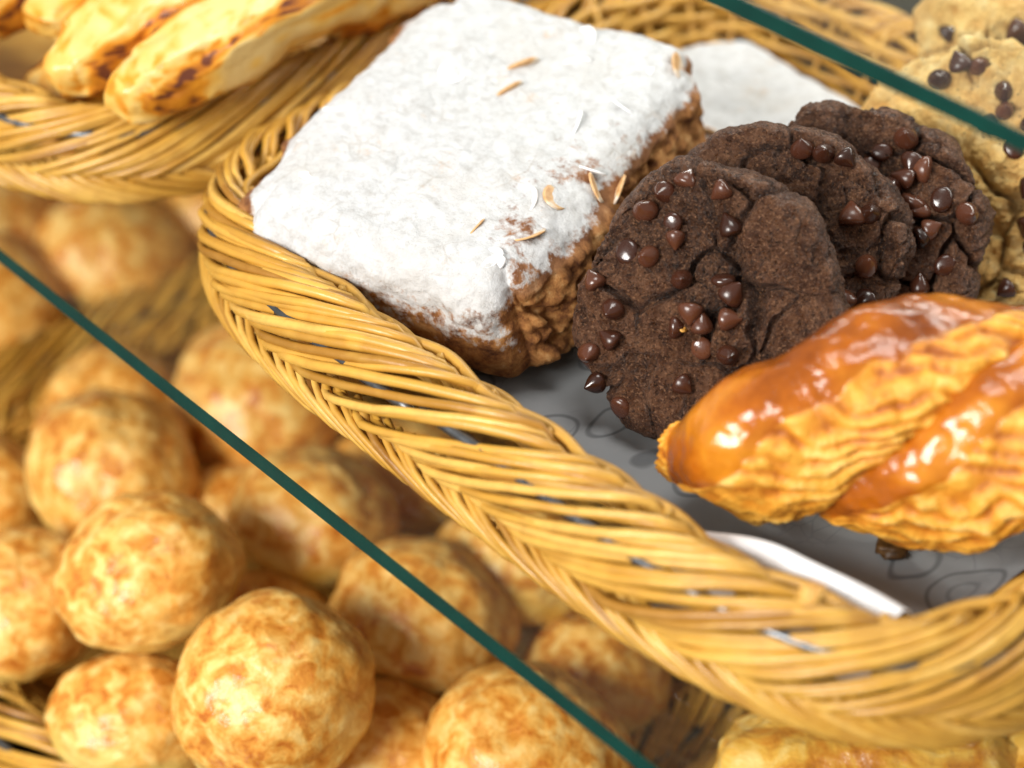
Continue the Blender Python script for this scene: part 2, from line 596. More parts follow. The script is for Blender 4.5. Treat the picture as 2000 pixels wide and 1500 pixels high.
def build_basket(label, group):
    b = thing('wicker_basket', label, 'basket', (CX, CY, 0), group)
    rr = random.Random(21)
    N = 184
    pitch = PL / N
    sg = s_of_front(-0.030)
    for k in range(N):
        s0 = k * pitch + rr.uniform(-0.0019, 0.0019)
        dl = (s0 + 0.055 - sg)
        if abs(dl) < 0.05:                      # strands have slid apart over the frame wire
            s0 += 0.0085 * math.sin(dl / 0.05 * math.pi)
        Ls = rr.uniform(0.094, 0.108)
        t_ = np.linspace(0, 1, 18)
        v0 = rr.uniform(0.13, 0.20)
        v = v0 + (1.0 - v0) * np.clip(t_ / 0.86, 0, 1) ** rr.uniform(0.92, 1.12) + 0.40 * np.clip((t_ - 0.84) / 0.16, 0, 1) ** 1.3
        h = -0.0042 * (1 - sstep(0, 0.16, t_)) + 0.0016 * np.sin(math.pi * np.clip(t_, 0, 1)) + rr.uniform(-0.0006, 0.0009)
        h = h + 0.0010 * np.sin(t_ * rr.uniform(5, 9) + rr.uniform(0, 6)) - 0.002 * sstep(0.86, 1, t_)
        pts = band(s0 + Ls * t_, v, h)
        rad = rr.uniform(0.00148, 0.00190) * np.ones(18)
        obj('rim_strand', mesh('rim_strand', *tube(pts, rad, 7), M['wicker']), b)
    for k in range(N):
        s0 = (k + 0.5) * pitch + rr.uniform(-0.0018, 0.0018)
        Ls = rr.uniform(0.050, 0.062)
        t_ = np.linspace(0, 1, 12)
        v = 0.33 - 0.35 * np.clip(t_ / 0.62, 0, 1) ** 0.8 - 0.14 * sstep(0.6, 1, t_) + rr.uniform(-0.02, 0.02)
        h = -0.0050 * (1 - sstep(0, 0.32, t_)) + 0.0016 * np.sin(math.pi * t_) - 0.0034 * sstep(0.62, 1, t_)
        pts = band(s0 + Ls * t_, v, h)
        obj('border_strand', mesh('border_strand', *tube(pts, rr.uniform(0.0013, 0.0017), 6), M['wicker']), b)
    # woven wall: weavers in and out of upright stakes
    NS = 46
    zs = np.arange(0.006, 0.040, 0.0036)
    for k, z in enumerate(zs):
        m = 330
        s = np.linspace(0, PL, m, endpoint=False)
        o = -0.032 + 0.027 * (z / 0.040) ** 0.8
        wob = 0.0024 * np.sin(math.pi * NS * s / PL + (math.pi if k % 2 else 0))
        x, y = on_path(s, o + wob)
        zz = z + 0.0007 * np.sin(s * 37 + k * 1.7) + 0.0004 * np.sin(s * 90 + k)
        obj('weaver', mesh('weaver', *tube(np.stack([x, y, zz], 1), 0.0019, 6, closed=True), M['weave']), b)
    for k in range(NS):
        s = np.full(5, (k + 0.5) * PL / NS)
        z = np.linspace(0.003, 0.040, 5)
        x, y = on_path(s, -0.032 + 0.027 * (z / 0.040) ** 0.8)
        obj('stake', mesh('stake', *tube(np.stack([x, y, z], 1), 0.0015, 5), M['weave']), b)
    # base mat
    s = np.linspace(0, PL, 90, endpoint=False)
    x, y = on_path(s, np.full(90, -0.031))
    V = [(a, c_, 0.0005) for a, c_ in zip(x, y)] + [(a, c_, 0.0042) for a, c_ in zip(x, y)]
    Fc = [tuple(reversed(range(90))), tuple(range(90, 180))] + [(j, (j + 1) % 90, 90 + (j + 1) % 90, 90 + j) for j in range(90)]
    obj('base_mat', mesh('base_mat', V, Fc, M['weave'], smooth=False), b)
    # frame wire: two lengths meeting on the front side
    for a0, a1, vv in ((sg - 0.55, sg - 0.0015, 0.60), (sg + 0.0015, sg + 0.52, 0.66)):
        s = np.linspace(a0, a1, 120)
        pts = band(s, np.full(120, vv), np.full(120, 0.0002))
        obj('frame_wire', mesh('frame_wire', *tube(pts, 0.0021, 8), M['wire']), b)
    return b


G = 'wicker baskets in the display case'
basket = build_basket('golden wicker basket holding the powdered cake and chocolate cookies', G)
DX = 0.386
LOW = Vector((-0.173, -0.090, ZL + 0.0005))
lay_out = [((-DX, -0.012, 0), 'wicker basket of pale bread sticks beside the powdered cake basket'),
           (LOW, 'wicker basket filled with round cheese breads under the glass shelf'),
           (LOW + Vector((-DX, 0, 0)), 'wicker basket of browned rolls beyond the cheese bread basket'),
           (LOW + Vector((DX, 0, 0)), 'wicker basket of flaky golden pastry under the corner of the cookie basket')]
baskets = [basket]
for off, lab in lay_out:
    c = copy_tree(basket)
    c.location = Vector((CX, CY, 0)) + Vector(off)
    c['label'] = lab
    baskets.append(c)


# ------------------------------------------------------------------ paper liners
def liner(label, off, mat, seed, x0=-0.146, x1=0.146):
    nx, ny = 70, 64
    V = []
    xs = np.linspace(x0, x1, nx)
    ys = np.linspace(-0.125, 0.125, ny)
    Pg = np.array([(x, y, seed) for y in ys for x in xs])
    hz = 0.0020 * np.abs(fbm(Pg * (26, 26, 1), 3)) + 0.0012 * np.abs(perlin(Pg * (60, 60, 1)))
    edge = np.maximum(np.abs(Pg[:, 0]) / 0.146, np.abs(Pg[:, 1]) / 0.125)
    hz = hz + 0.0075 * sstep(0.88, 1.0, edge) ** 2
    hz = hz + (0.022 if x0 > 0 else 0.0) * np.clip((Pg[:, 0] - 0.134) / 0.018, 0, 1)
    V = np.stack([Pg[:, 0], Pg[:, 1], hz], 1)
    Fc = [(j * nx + i, j * nx + i + 1, (j + 1) * nx + i + 1, (j + 1) * nx + i) for j in range(ny - 1) for i in range(nx - 1)]
    o = obj('paper_liner', mesh('paper_liner', V, Fc, mat))
    o.location = Vector((CX, CY, 0.0048)) + Vector(off)
    return tag(o, label, 'paper')


pl = liner('grey paper liner printed with line drawings under the cookies', (0, 0, 0), M['paper'], 1.3)
liner('plain grey paper liner under the cheese breads', LOW, M['plain_paper'], 4.1, 0.100, 0.150)

# white folded flap of the liner standing against the front rim
nu, nv = 40, 14
V = []
for i in range(nu):
    a = i / (nu - 1)
    x = 0.046 + 0.084 * a
    hgt = 0.008 + 0.016 * sstep(0, 0.55, np.array([a]))[0]
    rol = 0.0034 + 0.0030 * a
    for j in range(nv):
        q = j / (nv - 1)
        if q < 0.55:
            y = -0.0735 + 0.004 * (q / 0.55) + 0.001 * math.sin(a * 9)
            z = 0.010 + hgt * (q / 0.55)
        else:
            an = (q - 0.55) / 0.45 * math.pi * 0.95
            y = -0.0695 + rol * (1 - math.cos(an)) + 0.001 * math.sin(a * 9)
            z = 0.010 + hgt + rol * 0.9 * math.sin(an) - (0.008 * (q - 0.8) / 0.2 if q > 0.8 else 0)
        V.append((x + 0.003 * q, y + 0.003 * a, z))
Fc = [(i * nv + j, (i + 1) * nv + j, (i + 1) * nv + j + 1, i * nv + j + 1) for i in range(nu - 1) for j in range(nv - 1)]
fo = obj('folded_flap', mesh('folded_flap', V, Fc, M['white_paper']), pl)
fo.matrix_local = Matrix.Translation(-pl.location)
md = fo.modifiers.new('thickness', 'SOLIDIFY')
md.thickness = 0.0003


# ------------------------------------------------------------------ powdered almond cakes
def rounded_box(hx, hy, hz, rad, nx, ny, nz):
    """dense rounded box: points, normals, faces"""
    allV, allN, allF = [], [], []
    base = 0
    for axis in range(3):
        for sgn in (-1, 1):
            u, v = [(1, 2), (2, 0), (0, 1)][axis]
            nn = [nx, ny, nz]
            hh = np.array([hx, hy, hz])
            gu, gv = np.linspace(-1, 1, nn[u]), np.linspace(-1, 1, nn[v])
            U, W = np.meshgrid(gu, gv, indexing='ij')
            P = np.zeros((nn[u] * nn[v], 3))
            P[:, u] = U.ravel() * hh[u]
            P[:, v] = W.ravel() * hh[v]
            P[:, axis] = sgn * hh[axis]
            inner = np.clip(P, -(hh - rad), hh - rad)
            d = P - inner
            l = np.linalg.norm(d, axis=1)[:, None]
            nrm = d / l
            allV.append(inner + nrm * rad)
            allN.append(nrm)
            for i in range(nn[u] - 1):
                for j in range(nn[v] - 1):
                    q = [base + i * nn[v] + j, base + (i + 1) * nn[v] + j, base + (i + 1) * nn[v] + j + 1, base + i * nn[v] + j + 1]
                    allF.append(q if sgn > 0 else q[::-1])
            base += nn[u] * nn[v]
    return np.concatenate(allV), np.concatenate(allN), allF


def flake_mesh(name, mat, seed):
    """thin curved almond slice, 11 mm long"""
    R = random.Random(seed)
    nr, na = 4, 14
    V = [(0, 0, 0)]
    cv = R.uniform(10, 26)
    for i in range(1, nr + 1):
        for k in range(na):
            a = 2 * math.pi * k / na
            x = 0.0058 * i / nr * math.cos(a) * (1 + 0.10 * math.cos(a))
            y = 0.0040 * i / nr * math.sin(a) * (1 - 0.12 * math.cos(a))
            V.append((x, y, cv * x * x * 0.7 + cv * 0.5 * y * y))
    Fc = [(0, 1 + k, 1 + (k + 1) % na) for k in range(na)]
    for i in range(nr - 1):
        for k in range(na):
            a, b_ = 1 + i * na + k, 1 + i * na + (k + 1) % na
            Fc.append((a, a + na, b_ + na, b_))
    m0 = len(V)
    V2 = V + [(x, y, z - 0.0007) for x, y, z in V]
    F2 = Fc + [tuple(m0 + j for j in reversed(f)) for f in Fc]
    for k in range(na):
        a, b_ = 1 + (nr - 1) * na + k, 1 + (nr - 1) * na + (k + 1) % na
        F2.append((a, a + m0, b_ + m0, b_))
    return mesh(name, V2, F2, mat)


FL = [flake_mesh('almond_flake', M['almond'], s) for s in (1, 2)]
FLS = [flake_mesh('almond_flake', M['almond_sugar'], s) for s in (3, 4)]


def cake(label, mw, hx, hy, hz, seed, flakes, side_powder, nx, ny, nz):
    V, N, Fc = rounded_box(hx, hy, hz, min(0.015, hz * 0.9), nx, ny, nz)
    uu, vv = np.abs(V[:, 0]) / hx, np.abs(V[:, 1]) / hy
    V[:, :2] *= (np.maximum(uu, vv) / np.maximum((uu ** 7 + vv ** 7) ** (1 / 7), 1e-6))[:, None]
    up = N[:, 2]
    P0 = V.copy()
    # cut sides taper inwards and are ragged; the crust top is gently lumpy
    low = np.clip((hz - V[:, 2]) / (2 * hz), 0, 1)
    V[:, 0] += 0.009 * low * np.clip(V[:, 0] / hx, -0.2, 1)
    V[:, 1] *= 1 - 0.05 * low
    so = np.array((seed, seed * 1.7, 0))
    lump = 0.0024 * fbm(P0 * 24 + so, 2)
    mid = 0.0009 * fbm(P0 * 110 + so, 3)
    d1, d2 = worley(P0 * 75 + so)
    fl_edge = 0.0007 * (1 - sstep(0.0, 0.10, d2 - d1)) * sstep(0.0, 0.5, perlin(P0 * 40 + so))
    rag = 0.0030 * fbm(P0 * (45, 45, 90) + so + 5, 4) + 0.0022 * np.abs(perlin(P0 * 130 + so))
    g1, g2 = worley(P0 * (150, 150, 190) + so + 3)
    rag = rag + 0.0030 * (0.5 - g1) - 0.0030 * sstep(0.25, 0.5, perlin(P0 * 100 + so + 60))
    side = (1 - sstep(0.05, 0.6, up)) * (1 - 0.75 * sstep(0.4, 0.8, -N[:, 1]))
    disp = lump + (mid - fl_edge) * (1 - side) + rag * side
    outl = 0.004 * fbm(P0 * (30, 30, 0) + so + 9, 3) * side
    V = V + N * (disp + outl)[:, None]
    fx = -N[:, 1]
    powder = sstep(0.05, 0.75, up) * 0.62 + 0.12
    corner = np.exp(-(((P0[:, 0] - hx) / 0.022) ** 2)) * np.exp(-(((P0[:, 1] + hy * 0.38) / 0.045) ** 2))
    powder = powder - 0.52 * corner * sstep(-0.6, 0.3, fbm(P0 * 45 + 3, 3))
    powder = powder + side_powder * sstep(0.3, 0.8, fx) * sstep(-hz * 0.9, hz * 0.9, P0[:, 2])
    crust = np.clip(sstep(0.1, 0.5, up) + 0.25, 0, 1)
    root = thing('powdered_cake', label, 'cake', (0, 0, 0), None)
    root.matrix_world = mw
    obj('cake_body', mesh('cake_body', V, Fc, M['cake'], attrs={'powder': powder, 'crust': crust}), root)
    R = random.Random(int(seed * 10))
    for x, y, tilt, spin, bare in flakes:
        dist = (P0[:, 0] - x) ** 2 + (P0[:, 1] - y) ** 2 + np.where(up > 0.3, 0, 1)
        k = int(np.argmin(dist))
        n = Vector(N[k])
        m = Matrix.Translation(Vector(V[k]) + n * (R.uniform(-0.0012, 0.0004) if bare else R.uniform(-0.0010, -0.0002))) @ n.to_track_quat('Z', 'Y').to_matrix().to_4x4()
        m = m @ Matrix.Rotation(spin, 4, 'Z') @ Matrix.Rotation(tilt, 4, 'X')
        f_ = R.uniform(0.7, 1.15)
        obj('almond_flake', R.choice(FL if bare else FLS), root, m @ Matrix.Diagonal((f_, f_ * R.uniform(0.8, 1.2), f_, 1)))
    return root


def axes(pos, xdir, ydir):
    x = Vector(xdir).normalized()
    y = Vector(ydir)
    z = x.cross(y).normalized()
    y = z.cross(x)
    return Matrix(((x.x, y.x, z.x, pos[0]), (x.y, y.y, z.y, pos[1]), (x.z, y.z, z.z, pos[2]), (0, 0, 0, 1)))


A = [Vector(p) for p in ((-0.138, -0.084, 0.055), (-0.042, -0.053, 0.055), (-0.081, 0.078, 0.077), (-0.177, 0.047, 0.077))]
xd, yd = A[1] - A[0], A[3] - A[0]
mid = (A[0] + A[1] + A[2] + A[3]) / 4
mw = axes(mid, xd, yd)
mw = mw @ Matrix.Translation((-0.0045, 0.004, -0.025))
hx, hy = 0.0590, 0.0790
R = random.Random(4)
fl = [(hx - 0.004, -0.010, 0.5, 1.2, True), (hx + 0.001, -0.003, 0.9, 0.4, True), (hx - 0.008, -0.004, 1.0, 2.0, False),
      (0.000, 0.036, 1.2, 0.9, True), (0.003, 0.022, 1.25, 1.1, True), (0.018, 0.046, 1.35, 0.5, False),
      (0.030, -0.050, 1.2, 1.5, True), (0.038, -0.030, 0.6, 2.2, False), (0.020, -0.052, 0.15, 0.3, False),
      (0.034, 0.014, 1.1, 1.9, False), (0.045, 0.030, 0.8, 1.2, False), (0.046, -0.026, 0.5, 0.7, True),
      (-0.036, -0.052, 0.2, 0.2, False), (-0.010, 0.012, 0.15, 0.9, False), (0.012, 0.062, 0.5, 2.4, False),
      (0.044, -0.064, 0.5, 0.4, False), (0.050, 0.062, 0.4, 0.4, True), (0.048, -0.045, 0.9, 2.7, True)]
for _ in range(9):
    fl.append((R.uniform(-hx, hx) * 0.94, R.uniform(-hy, hy) * 0.94, R.uniform(-0.30, 0.30), R.uniform(0, 6.3), False))
cake('white powdered almond cake square leaning beside the chocolate cookies', mw, hx, hy, 0.025, 2.0, fl, 0.52, 150, 200, 60)
mw2 = axes(Vector((-0.108, 0.122, 0.0150)), Vector((1, -0.10, 0.0)), Vector((0.10, 1, 0.02)))
fl2 = [(0.030, 0.010, 1.2, 0.2, True), (0.012, -0.012, 1.0, 0.3, True), (0.036, 0.026, 0.5, 1.0, False)]
for _ in range(14):
    fl2.append((R.uniform(-0.045, 0.045), R.uniform(-0.05, 0.05), R.uniform(-0.2, 0.2), R.uniform(0, 6.3), False))
cake('white powdered cake lying behind, partly under the leaning cake square', mw2, 0.052, 0.057, 0.0125, 6.0, fl2, 0.4, 70, 70, 18)


# ------------------------------------------------------------------ cookies
def chip_mesh(name, seed):
    prof = [(0.0, -0.0008), (0.0026, -0.0009), (0.0040, -0.0002), (0.0043, 0.0008), (0.0040, 0.0022), (0.0031, 0.0038),
            (0.0021, 0.0050), (0.0012, 0.0060), (0.0006, 0.0067), (0.0, 0.0071)]
    R = random.Random(seed)
    na = 14
    ex, sh = R.uniform(0.9, 1.1), R.uniform(-0.10, 0.10)
    V = [(0, 0, prof[0][1])]
    for r_, z in prof[1:-1]:
        for k in range(na):
            a = 2 * math.pi * k / na
            V.append((r_ * ex * math.cos(a) + sh * z * z * 60, r_ / ex * math.sin(a), z))
    V.append((sh * 0.0035, 0, prof[-1][1]))
    Fc = [(0, 1 + (k + 1) % na, 1 + k) for k in range(na)]
    nr = len(prof) - 2
    for i in range(nr - 1):
        for k in range(na):
            a, b_ = 1 + i * na + k, 1 + i * na + (k + 1) % na
            Fc.append((a, b_, b_ + na, a + na))
    e = 1 + (nr - 1) * na
    Fc += [(e + k, e + (k + 1) % na, len(V) - 1) for k in range(na)]
    return mesh(name, V, Fc, M['chip'])


CH = [chip_mesh('chocolate_chip', s) for s in range(4)]


def cookie(name, label, pos, nrm, Rad, H, seed, mat, chips, group, lumpy=1.0, extra=0):
    na, n1, n2 = (520, 110, 44) if lumpy < 1.5 else (320, 84, 40)
    prof = []
    for i in range(n1):                        # top dome
        t_ = i / (n1 - 1)
        r_ = t_ * 0.90
        prof.append((r_, 0.55 * (1 - r_ ** 3.2 * 0.42), 0.85 * r_ ** 4))
    z1 = prof[-1][1]
    for i in range(1, n2):                     # rolled rim to the flat bottom
        a = i / (n2 - 1) * math.pi
        prof.append((0.90 + 0.10 * math.sin(a) if a < math.pi / 2 else 1.0 - 0.10 * (1 - math.sin(a)),
                     z1 * (1 + math.cos(a)) / 2 - 0.42 * (1 - math.cos(a)) / 2, 1.0 if a < 2.4 else 0.3))
    prof.append((0.45, -0.43, 0.0))
    P, N, rr_ = [], [], []
    pr = np.array(prof)
    d = np.gradient(pr[:, :2] * (Rad, H), axis=0)
    nn = np.stack([-d[:, 1], d[:, 0]], 1)
    nn = np.where((nn[:, 1] * 0 + 1)[:, None] > 0, nn, nn)
    nn /= np.linalg.norm(nn, axis=1)[:, None]
    an = np.arange(na) * 2 * math.pi / na
    for i in range(len(prof)):
        ca, sa = np.cos(an), np.sin(an)
        P.append(np.stack([pr[i, 0] * Rad * ca, pr[i, 0] * Rad * sa, np.full(na, pr[i, 1] * H)], 1))
        N.append(np.stack([nn[i, 0] * ca, nn[i, 0] * sa, np.full(na, nn[i, 1])], 1))
        rr_.append(np.full(na, pr[i, 0]))
    P, N, rr_ = np.concatenate(P), np.concatenate(N), np.concatenate(rr_)
    # gradient direction gives outward normals: top should face +z
    if N[na * 10, 2] < 0:
        N = -N
    so = np.array((seed * 3.1, seed * 7.7, seed))
    Q = P + 0.004 * np.stack([perlin(P * 70 + so), perlin(P * 70 + so + 9), perlin(P * 70 + so + 31)], 1)
    topm = sstep(0.0, 0.5, N[:, 2] + 0.25)
    lum = lumpy * 0.0036 * fbm(P * 34 + so, 2)
    d1, d2 = worley(Q * 36 + so)
    pil = lumpy * 0.0048 * (0.5 - d1)
    msk = sstep(-0.45, 0.12, perlin(P * 24 + so + 3))
    wid = 0.10 + 0.10 * perlin(P * 90 + so) + 0.06 * perlin(P * 230 + so)
    crack = (1 - sstep(0.02, 1.0, (d2 - d1) / np.maximum(wid, 0.03))) * msk
    e1, e2 = worley(Q * 105 + so)
    cr2 = (1 - sstep(0.0, 0.12, e2 - e1)) * sstep(-0.05, 0.4, perlin(P * 34 + so + 21))
    fine = 0.00055 * fbm(P * 240 + so, 3) + 0.00032 * perlin(P * 620 + so)
    patch = sstep(0.18, 0.34, fbm(P * 42 + so + 70, 3)) * topm
    fine = fine - 0.0013 * patch + 0.0017 * patch * fbm(P * 300 + so + 7, 3)
    near = (1 - sstep(0.0, 0.45, d2 - d1)) * msk
    rough = 0.0016 * fbm(P * 210 + so, 3) * np.clip(near + sstep(0.15, 0.5, perlin(P * 48 + so + 40)), 0, 1)
    if lumpy > 1.5:                            # craggy, crumbly dough
        g1, g2 = worley(Q * 95 + so + 50)
        rough = rough * 1.6 + 0.0042 * (0.45 - g1) + 0.0012 * np.abs(perlin(P * 330 + so))
    disp = lum + pil + fine + rough - (0.0056 * crack + 0.0012 * cr2) * topm
    outl = 0.05 * Rad * perlin(np.stack([np.cos(np.arctan2(P[:, 1], P[:, 0])), np.sin(np.arctan2(P[:, 1], P[:, 0])), 0 * P[:, 0]], 1) * 1.3 + so)
    V = P + N * disp[:, None]
    V[:, :2] *= (1 + outl / Rad * rr_ ** 2)[:, None]
    # close the centre with one vertex each
    m = len(prof)
    Fc = []
    for i in range(m - 1):
        for k in range(na):
            k2 = (k + 1) % na
            Fc.append((i * na + k, (i + 1) * na + k, (i + 1) * na + k2, i * na + k2))
    Fc.append(tuple(reversed(range((m - 1) * na, m * na))))
    root = thing(name, label, 'cookie', (0, 0, 0), group)
    root.matrix_world = frame(pos, nrm)
    obj('dough', mesh('dough', V, Fc, mat, attrs={'crack': np.clip(crack * topm + 0.4 * cr2 * topm + 0.45 * patch, 0, 1)}), root)
    R = random.Random(seed * 13 + 1)
    pts = [(a / 1000, b_ / 1000) for a, b_ in chips]
    for _ in range(extra):
        q = R.uniform(0, 6.28)
        e = Rad * math.sqrt(R.uniform(0.02, 0.9))
        pts.append((e * math.cos(q), e * math.sin(q)))
    for x, y in pts:
        l = math.hypot(x, y)
        lim = Rad * 0.97
        if l > lim:
            x, y = x * lim / l, y * lim / l
        cand = (V[:, 0] - x) ** 2 + (V[:, 1] - y) ** 2 + np.where(N[:, 2] > 0.05, 0, 1)
        k = int(np.argmin(cand))
        n = Vector(N[k])
        mode = R.random()
        tilt = R.uniform(-0.5, 0.5) if mode < 0.35 else (R.uniform(1.1, 1.9) if mode < 0.8 else R.uniform(2.8, 3.3))
        lift = -0.0004 if mode < 0.35 else (0.0006 if mode < 0.8 else 0.0006)
        s = R.uniform(0.80, 1.08)
        mm = Matrix.Translation(Vector(V[k]) + n * lift) @ n.to_track_quat('Z', 'Y').to_matrix().to_4x4()
        mm = mm @ Matrix.Rotation(R.uniform(0, 6.28), 4, 'Z') @ Matrix.Rotation(tilt, 4, 'X') @ Matrix.Diagonal((s, s, s, 1))
        obj('chocolate_chip', R.choice(CH), root, mm)
    return root


GC = 'chocolate cookies leaning in a stack'
cookie('chocolate_cookie', 'front dark chocolate chip cookie leaning on the stack, full face showing', (0, 0, 0.0465), (0.412, -0.754, 0.512), 0.0455, 0.022, 1, M['choc'],
       [(-25, 26), (-13, 21), (5, 25), (-28, 12), (-20, 12), (-8, 7), (5, 10), (-35, -1), (-3, -1), (8, 4), (-28, -7), (-8, -9), (8, -3),
        (2, -8), (-26, -18), (3, -14), (12, -14), (-2, -26), (-20, -39), (-37, -30), (-34, -23), (-31, -34), (0, 39), (-14, 37), (-20, 34), (-15, 24)], GC, lumpy=1.25)
cookie('chocolate_cookie', 'dark chocolate cookie sandwiched between the front cookie and a chip-covered one', (-0.0063, 0.0391, 0.0452), (0.431, -0.722, 0.541), 0.046, 0.022, 2, M['choc'],
       [(26, 16), (12, 37), (5, 37), (27, -10), (23, -20), (33, 2), (31, 20), (18, 38), (36, -8)], GC)
cookie('chocolate_cookie', 'dark chocolate cookie thick with chips resting against the pale cookie', (0.001, 0.0735, 0.0425), (0.38, -0.72, 0.58), 0.047, 0.022, 5, M['choc'],
       [(-3, 21), (2, 25), (11, 18), (9, 12), (22, 27), (22, 11), (24, 3), (29, 18), (38, 15), (12, 36), (-6, 25), (-20, 24), (17, 22), (26, 6), (32, 26), (16, 30), (20, 16), (35, -4), (5, 30), (28, -14)], GC, lumpy=1.3)
GP = 'pale chocolate chip cookies'
cookie('pale_cookie', 'pale chocolate chip cookie directly behind the chocolate cookies', (0.0120, 0.1320, 0.0480), (0.36, -0.66, 0.66), 0.050, 0.022, 3, M['pale'],
       [(-21, 30), (4, 24), (-1, 16), (10, 10), (19, -1), (19, -17), (19, -38), (30, -28), (28, 8), (33, -10), (24, 30), (12, 36), (27, -2), (-8, 38), (2, 31), (15, 20), (33, 22), (-14, 36)], GP, lumpy=1.6, extra=6)
cookie('pale_cookie', 'pale chocolate chip cookie leaning on the back wicker wall', (-0.0120, 0.1930, 0.0560), (0.399, -0.618, 0.678), 0.045, 0.022, 4, M['pale'],
       [(-14, 8), (-5, 13), (-7, 17), (7, -16), (10, -1), (-16, -7), (-24, 2), (4, 4), (14, -20)], GP, lumpy=1.6, extra=6)


# ------------------------------------------------------------------ twisted glazed pastry
def twist(label, p0, d, length, pitch, rh, rs, phase, seed, name='twisted_pastry'):
    d = Vector(d).normalized()
    n = Vector((0, 0, 1)).cross(d).normalized()
    root = thing(name, label, 'pastry', p0, None)
    dv, nv_, zv = np.array(d), np.array(n), np.array((0, 0, 1.0))
    for st in range(2):
        ns, na = 420, 130
        a = np.linspace(0 if st == 0 else 0.24 * pitch, length, ns)
        a0 = a[0]
        th = phase + st * math.radians(246) + 2 * math.pi * a / pitch
        endt = np.minimum(sstep(-0.012, 0.030, a - a0), sstep(-0.010, 0.030, length - a))
        rhh = rh * (0.9 + 0.1 * endt)
        er = -np.cos(th)[:, None] * nv_ + np.sin(th)[:, None] * zv
        cen = a[:, None] * dv + rhh[:, None] * er
        T = np.gradient(cen, axis=0)
        arc = np.concatenate([[0], np.cumsum(np.linalg.norm(np.diff(cen, axis=0), axis=1))])
        T /= np.linalg.norm(T, axis=1)[:, None]
        E = er - (er * T).sum(1)[:, None] * T
        E /= np.linalg.norm(E, axis=1)[:, None]
        B = np.cross(T, E)
        ph = np.arange(na) * 2 * math.pi / na
        rsz = rs * (0.35 + 0.65 * endt)
        ce, se = np.cos(ph), np.sin(ph)
        ex = 0.74
        ca = np.sign(ce) * np.abs(ce) ** ex
        sa = np.sign(se) * np.abs(se) ** ex
        P = cen[:, None, :] + (rsz[:, None] * ca[None, :])[..., None] * E[:, None, :] + (rsz[:, None] * 1.26 * sa[None, :])[..., None] * B[:, None, :]
        dirn = ca[None, :, None] * E[:, None, :] + sa[None, :, None] * B[:, None, :]
        P, dirn = P.reshape(-1, 3), dirn.reshape(-1, 3)
        dirn /= np.linalg.norm(dirn, axis=1)[:, None]
        PH = np.tile(ph, ns)
        AR = np.repeat(arc, na)
        turn = np.repeat(((th + math.pi / 2) % (2 * math.pi)) / (2 * math.pi), na)
        gcen = 2.05 - 1.15 * np.clip(turn / 0.53, 0, 1.3)
        glz = 0.5 + 0.5 * np.cos(PH + gcen)            # glazed crust along the upper edge of each strand
        gl = sstep(0.63, 0.77, glz + 0.12 * fbm(P * 34 + seed, 3)) * sstep(0.002, 0.014, AR + 0.004 * perlin(P * 80))
        # cut face: flaky layers fanning across the strand
        PHw = (PH + 1.6 + math.pi) % (2 * math.pi) - math.pi
        across = np.abs(PHw) * rs
        q = (across * 0.82 - AR * 0.62) / 0.0042 + 1.1 * fbm(P * 42 + seed, 2)
        tri = np.abs((q % 1.0) - 0.5) * 2
        rib = sstep(0.05, 0.75, tri) * (0.55 + 0.45 * perlin(np.stack([np.floor(q) * 3.7, AR * 60, across * 90], 1)))
        flake = fbm(P * 150 + seed, 3)
        scal = np.abs(perlin(P * 60 + seed + 4))
        disp = (1 - gl) * (0.0024 * rib + 0.0028 * scal + 0.0009 * flake - 0.0022) + gl * 0.0013 * fbm(P * 55 + seed, 3)
        disp = disp + 0.0028 * perlin(P * 22 + seed)
        P = P + dirn * disp[:, None]
        Fc = [(i * na + k, i * na + (k + 1) % na, (i + 1) * na + (k + 1) % na, (i + 1) * na + k) for i in range(ns - 1) for k in range(na)]
        Fc += [tuple(reversed(range(na))), tuple(range((ns - 1) * na, ns * na))]
        tone = np.clip(0.30 + 0.45 * rib + 0.30 * flake + 0.25 * perlin(P * 45 + seed + 8), 0, 1)
        obj('dough_strand', mesh('dough_strand', P, Fc, M['twist'], attrs={'glaze': gl, 'tone': tone}), root)
    return root


twist('glazed golden twisted pastry lying in front of the chocolate cookies', (0.026, -0.037, 0.043), (0.82, 0.55, 0.05), 0.180, 0.170, 0.0200, 0.0192, math.radians(-66), 3.0)


# ------------------------------------------------------------------ cheese breads
def blob(name, Rx, Ry, Rz, seed, mat, nlat=44, nlon=64, flat=0.25, lump=0.06, side_fn=None):
    th = np.linspace(0, math.pi, nlat)
    ph = np.arange(nlon) * 2 * math.pi / nlon
    T, Pp = np.meshgrid(th, ph, indexing='ij')
    D = np.stack([np.sin(T) * np.cos(Pp), np.sin(T) * np.sin(Pp), np.cos(T)], -1).reshape(-1, 3)
    so = np.array((seed * 5.3, seed * 2.9, seed * 1.1))
    rr_ = 1 + lump * fbm(D * 1.6 + so, 3) + 0.014 * fbm(D * 9 + so, 3)
    V = D * rr_[:, None]
    V[:, 2] = np.where(V[:, 2] < 0, V[:, 2] * (1 - flat), V[:, 2])
    V = V * (Rx, Ry, Rz)
    Fc = [(i * nlon + k, (i + 1) * nlon + k, (i + 1) * nlon + (k + 1) % nlon, i * nlon + (k + 1) % nlon) for i in range(nlat - 1) for k in range(nlon)]
    if side_fn is None:
        side = 1 - sstep(-0.45, 0.05, D[:, 2] + 0.25 * fbm(D * 2 + so, 2))
    else:
        side = side_fn(D, so)
    me = mesh(name, V, Fc, mat, attrs={'side': side})
    return me


